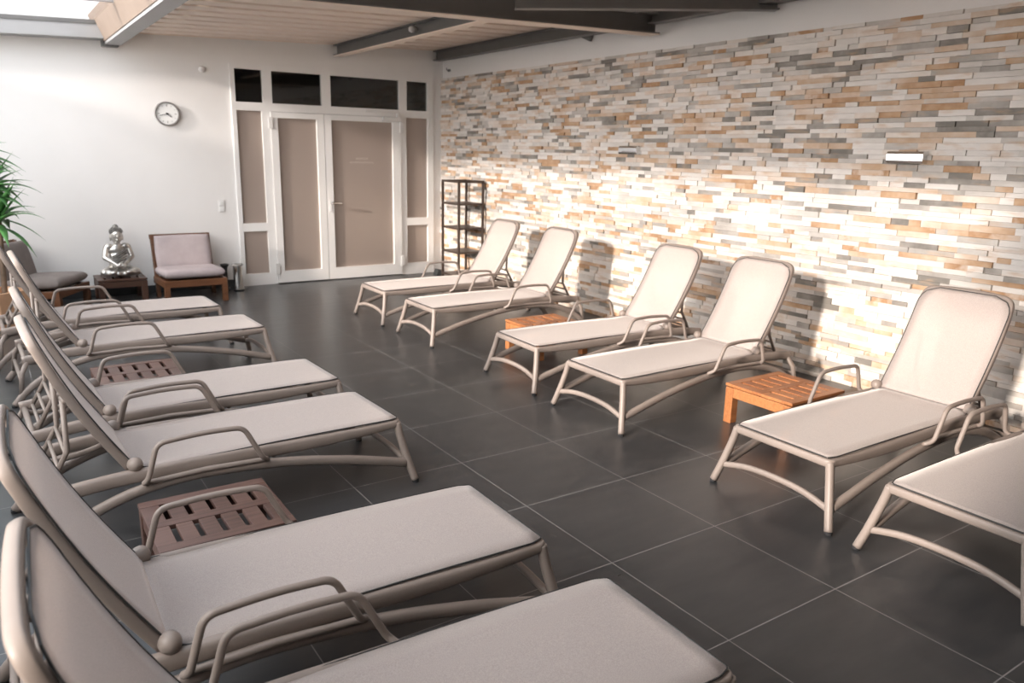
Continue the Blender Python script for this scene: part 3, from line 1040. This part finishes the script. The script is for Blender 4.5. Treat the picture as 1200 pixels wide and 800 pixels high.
for (cx, cy), zc, _ in crowns:
    sweep(bm, spline([(cx * .4, cy * .4, .26), (cx * .7, cy * .7, .55), (cx, cy, zc)], 6), .045, .045, seg=10, power=2)
obj('trunk', bm, M['bark'], pl, smooth=True)
bm = B()
for (cx, cy), zc, nl in crowns:
    for k in range(nl):
        az = rnd.uniform(0, 2 * math.pi); el = rnd.uniform(-.25, 1.35); Ln = rnd.uniform(.30, .46)
        w0 = rnd.uniform(.028, .046)
        p_ = Vector((cx, cy, zc - .05 + .1 * rnd.random()))
        dirv = Vector((math.cos(az) * math.cos(el), math.sin(az) * math.cos(el), math.sin(el)))
        droop = rnd.uniform(.04, .16)
        side = dirv.cross(Vector((0, 0, 1)))
        side = side.normalized() if side.length > 1e-3 else Vector((1, 0, 0))
        prev = None
        for i in range(9):
            t = i / 8
            w = w0 * (math.sin(math.pi * min(1, t * .9 + .12)) ** .8) * (1 - t ** 3)
            upn = side.cross(dirv)
            a_ = bm.verts.new(p_ - side * w + upn * w * .35); m_ = bm.verts.new(p_); b_ = bm.verts.new(p_ + side * w + upn * w * .35)
            if prev:
                bm.faces.new((prev[0], prev[1], m_, a_)); bm.faces.new((prev[1], prev[2], b_, m_))
            prev = (a_, m_, b_)
            p_ = p_ + dirv * (Ln / 8)
            dirv = (dirv + Vector((0, 0, -droop))).normalized()
fo = obj('foliage', bm, M['leaf'], pl, smooth=True)
s_ = fo.modifiers.new('thick', 'SOLIDIFY'); s_.thickness = .0012
tag(pl, 'green palm with long pointed leaves in a tan planter at the left edge', 'plant')

# ------------------------------------------------------------------ shelf rack in the corner
rk = empty('shelf_rack', (4.835, 8.27, 0))
RW, RD, RH = .36, .42, 1.255
for sx in (1, -1):
    for sy in (1, -1):
        bm = B(); add_box(bm, sx * (RW / 2 - .013) - .013, sx * (RW / 2 - .013) + .013, sy * (RD / 2 - .013) - .013, sy * (RD / 2 - .013) + .013, 0, RH)
        obj('post', bm, M['rack'], rk, bevel=.002)
for zz in (.10, .385, .675, .965):
    bm = B(); add_box(bm, -RW / 2 + .004, RW / 2 - .004, -RD / 2 + .004, RD / 2 - .004, zz, zz + .022)
    obj('shelf', bm, M['rack'], rk, bevel=.002)
bm = B()
for s in (1, -1):
    add_box(bm, -RW / 2 + .026, RW / 2 - .026, s * (RD / 2 - .013) - .011, s * (RD / 2 - .013) + .011, RH - .026, RH - .001)
    add_box(bm, s * (RW / 2 - .013) - .011, s * (RW / 2 - .013) + .011, -RD / 2 + .026, RD / 2 - .026, RH - .026, RH - .001)
obj('top_rail', bm, M['rack'], rk, bevel=.002)
tag(rk, 'tall narrow open shelf rack of dark brown metal against the stone wall', 'shelf')

# ------------------------------------------------------------------ wall things
ck = empty('wall_clock', (1.722, YB, 1.916))
mY = Matrix.Rotation(R(90), 4, 'X')
bm = B(); add_lathe(bm, [(.118, 0), (.125, .006), (.125, .034), (.121, .040), (.112, .040), (.110, .028)], seg=48, mat4=mY)
obj('rim', bm, M['clock_rim'], ck, smooth=False)
bm = B(); add_lathe(bm, [(.109, .020), (.109, .0285)], seg=48, mat4=mY)
obj('dial', bm, M['clock_face'], ck)
bm = B()
for k in range(12):
    a = k * math.pi / 6
    l = .022 if k % 3 == 0 else .014
    m4 = Matrix.Rotation(a, 4, 'Y') @ Matrix.Translation((0, -.0295, .096 - l / 2))
    add_obox(bm, m4, .006 if k % 3 == 0 else .004, .002, l)
obj('hour_marks', bm, M['clock_rim'], ck)
for nm, ang, l, w in (('hour_hand', 130, .052, .008), ('minute_hand', 255, .080, .006)):
    bm = B()
    add_obox(bm, Matrix.Rotation(R(ang), 4, 'Y') @ Matrix.Translation((0, -.032 if l < .06 else -.035, l / 2 - .008)), w, .002, l + .016)
    if l > .06: add_lathe(bm, [(.010, .030), (.010, .0375)], seg=16, mat4=mY)
    obj(nm, bm, M['black'], ck)
tag(ck, 'round white wall clock with grey rim on the white back wall', 'clock')

for (yy, zz, lab) in ((2.870, 1.615, 'chrome wall lamp on the stone wall, nearer the right edge'),
                      (5.530, 1.636, 'chrome wall lamp on the stone wall, farther and nearer the shelf rack')):
    wl = empty('wall_lamp', (XS - .001, yy, zz))
    bm = B()
    prof_ = [(.012, -.042), (-.052, -.036), (-.060, -.02), (-.060, .02), (-.052, .036), (.012, .042)]
    inn = [(.012, -.036), (-.047, -.031), (-.054, -.018), (-.054, .018), (-.047, .031), (.012, .036)]
    for y0, y1, pts in ((-.122, -.118, None), (.118, .122, None)):
        va = [bm.verts.new((x, y0, z)) for x, z in prof_]; vb = [bm.verts.new((x, y1, z)) for x, z in prof_]
        bm.faces.new(va); bm.faces.new(vb[::-1])
        for k in range(6): bm.faces.new((va[k], vb[k], vb[(k + 1) % 6], va[(k + 1) % 6]))
    va = [bm.verts.new((x, -.118, z)) for x, z in prof_]; vb = [bm.verts.new((x, .118, z)) for x, z in prof_]
    vc = [bm.verts.new((x, -.118, z)) for x, z in inn]; vd = [bm.verts.new((x, .118, z)) for x, z in inn]
    for k in range(5):
        bm.faces.new((va[k], va[k + 1], vb[k + 1], vb[k])); bm.faces.new((vc[k + 1], vc[k], vd[k], vd[k + 1]))
    obj('lamp_shade', bm, M['chrome'], wl)
    bm = B(); add_box(bm, -.004, .010, -.10, .10, -.032, .032)
    obj('back_plate', bm, M['steel_light'], wl)
    bm = B(); add_box(bm, -.0625, -.0605, -.11, .075, -.017, -.011)
    obj('slot', bm, M['steel_dark'], wl)
    tag(wl, lab, 'wall lamp', 'chrome wall lamps on the stone')

sw = empty('light_switch', (2.225, YB, .935))
for dz in (.034, -.034):
    bm = B(); add_box(bm, -.036, .036, -.010, 0, dz - .034, dz + .034)
    fr = obj('switch_plate', bm, M['white_plastic'], sw, bevel=.004)
    bm = B(); add_box(bm, -.024, .024, -.015, -.0095, dz - .024, dz + .024)
    obj('rocker', bm, M['clock_face'], fr, bevel=.003)
tag(sw, 'white double light switch on the back wall beside the door', 'switch')

sn = empty('motion_detector', (2.11, YB, 2.395))
bm = B(); add_lathe(bm, [(.030, 0), (.032, .012), (.030, .018)], seg=20, mat4=mY)
obj('base', bm, M['white_plastic'], sn)
bm = B(); add_lathe(bm, [(.029, .018), (.028, .035), (.020, .050), (.006, .056)], seg=20, mat4=mY)
obj('dome', bm, M['white_plastic'], sn, smooth=True)
tag(sn, 'small white motion detector high on the back wall above the clock', 'detector')

bs = empty('spotlight', (3.575, 7.10, 2.715))
bm = B(); add_lathe(bm, [(.004, -.035), (.028, -.03), (.030, 0), (.022, .022), (.008, .028)], seg=18, mat4=Matrix.Rotation(R(-90), 4, 'Y'))
obj('housing', bm, M['white_plastic'], bs, smooth=True)
bm = B(); add_box(bm, .026, .060, -.012, .012, -.012, .012)
obj('bracket', bm, M['white_plastic'], bs)
tag(bs, 'small white spotlight fixed to the dark roof beam near the door', 'spotlight')

hk = empty('wall_hook', (XW, 9.05, 2.585))
bm = B(); add_box(bm, -.008, 0, -.03, .03, -.015, .015)
obj('plate', bm, M['steel_dark'], hk)
bm = B(); sweep(bm, fillet([(-.004, .0, 0), (-.04, 0, 0), (-.04, 0, .03)], .012), .010, .010, seg=8)
obj('peg', bm, M['steel_dark'], hk)
tag(hk, 'tiny dark hook on the white strip above the stone near the corner', 'hook')

# ------------------------------------------------------------------ small things on the floor
wb = empty('waste_bin', (2.285, 8.93, 0))
bm = B(); add_lathe(bm, [(.052, .012), (.052, .285)], seg=28)
obj('body', bm, M['chrome'], wb, smooth=False)
bm = B(); add_lathe(bm, [(.055, 0), (.060, .004), (.060, .016), (.054, .020)], seg=28)
obj('base_ring', bm, M['black'], wb)
bm = B(); add_lathe(bm, [(.052, .285), (.060, .288), (.062, .300), (.056, .306), (.03, .306), (.028, .300)], seg=28)
obj('rim', bm, M['steel_dark'], wb)
for p in wb.children: p.data.polygons.foreach_set('use_smooth', [False] * len(p.data.polygons))
tag(wb, 'slim polished steel bin on the floor left of the double door', 'bin')
cn = empty('umbrella_stand', (2.165, 9.02, 0))
bm = B(); add_lathe(bm, [(.042, 0), (.045, .004), (.040, .02), (.030, .03), (.026, .22), (.030, .26), (.046, .285), (.048, .300), (.034, .303), (.02, .295)], seg=24)
obj('body', bm, M['black'], cn)
bm = B(); add_lathe(bm, [(.046, 0), (.050, .003), (.050, .010), (.045, .012)], seg=24)
obj('foot', bm, M['rubber'], cn)
tag(cn, 'slim black stand between the lounge chair and the steel bin', 'stand')
ds = empty('floor_wedge', (4.86, 8.93, 0))
bm = B()
vs = add_box(bm, -.06, .06, -.05, .05, 0, .085)
vs[4].co.x += .03; vs[7].co.x += .03; vs[5].co.z -= .02; vs[6].co.z -= .02
obj('block', bm, M['skirting'], ds, bevel=.006)
bm = B(); add_box(bm, -.055, .055, -.045, .045, -.0, .004)
obj('pad', bm, M['rubber'], ds)
tag(ds, 'small dark grey block on the floor between door and shelf rack', 'block')

# ------------------------------------------------------------------ light
w = bpy.data.worlds.new('sky'); sc.world = w
w.use_nodes = True
nt = w.node_tree; nt.nodes.clear()
out = nt.nodes.new('ShaderNodeOutputWorld'); bg = nt.nodes.new('ShaderNodeBackground')
SUN_DIR = Vector((1, .22, -.29)).normalized()
tc = nt.nodes.new('ShaderNodeTexCoord')
dt = nt.nodes.new('ShaderNodeVectorMath'); dt.operation = 'DOT_PRODUCT'
dt.inputs[1].default_value = -SUN_DIR
rp = nt.nodes.new('ShaderNodeValToRGB')
nt.links.new(tc.outputs['Generated'], dt.inputs[0]); nt.links.new(dt.outputs['Value'], rp.inputs[0])
# hazy sky, warmer and brighter towards the low sun
e = rp.color_ramp.elements
e[0].position = 0.0; e[0].color = (.20, .22, .24, 1)
e[1].position = 1.0; e[1].color = (1.0, .95, .90, 1)
x_ = e.new(.55); x_.color = (.32, .335, .35, 1)
nt.links.new(rp.outputs[0], bg.inputs[0]); nt.links.new(bg.outputs[0], out.inputs[0])
bg.inputs['Strength'].default_value = 11.0

sl = bpy.data.lights.new('sun', 'SUN'); sl.energy = 6.0; sl.color = (1.0, .87, .76); sl.angle = R(4.0)
so = bpy.data.objects.new('sun', sl); COL.objects.link(so)
so.rotation_euler = SUN_DIR.to_track_quat('-Z', 'Y').to_euler()
so.location = (-6, 0, 4)

# ------------------------------------------------------------------ camera
cd = bpy.data.cameras.new('camera'); cam = bpy.data.objects.new('camera', cd); COL.objects.link(cam)
cd.sensor_width = 36.0; cd.sensor_fit = 'HORIZONTAL'; cd.lens = 906.28 / 1200 * 36
r_ = Vector((.83044682, -.55670656, .02087801)); u_ = Vector((.11538927, .20854969, .9711809)); f_ = Vector((.54501688, .80410499, -.23742739))
cam.matrix_world = Matrix(((r_.x, u_.x, -f_.x, 0), (r_.y, u_.y, -f_.y, 0), (r_.z, u_.z, -f_.z, 1.59335), (0, 0, 0, 1)))
cd.dof.use_dof = True; cd.dof.focus_distance = 3.0; cd.dof.aperture_fstop = 3.6
cd.clip_start = .02
sc.camera = cam

sc.view_settings.view_transform = 'Standard'
sc.view_settings.look = 'None'
sc.view_settings.exposure = 0.14
sc.view_settings.gamma = 1.0
sc.view_settings.use_curve_mapping = False
sc.cycles.max_bounces = 8
sc.cycles.diffuse_bounces = 5
sc.cycles.transparent_max_bounces = 12
sc.cycles.caustics_reflective = False
sc.cycles.caustics_refractive = False
sc.cycles.sample_clamp_indirect = 6
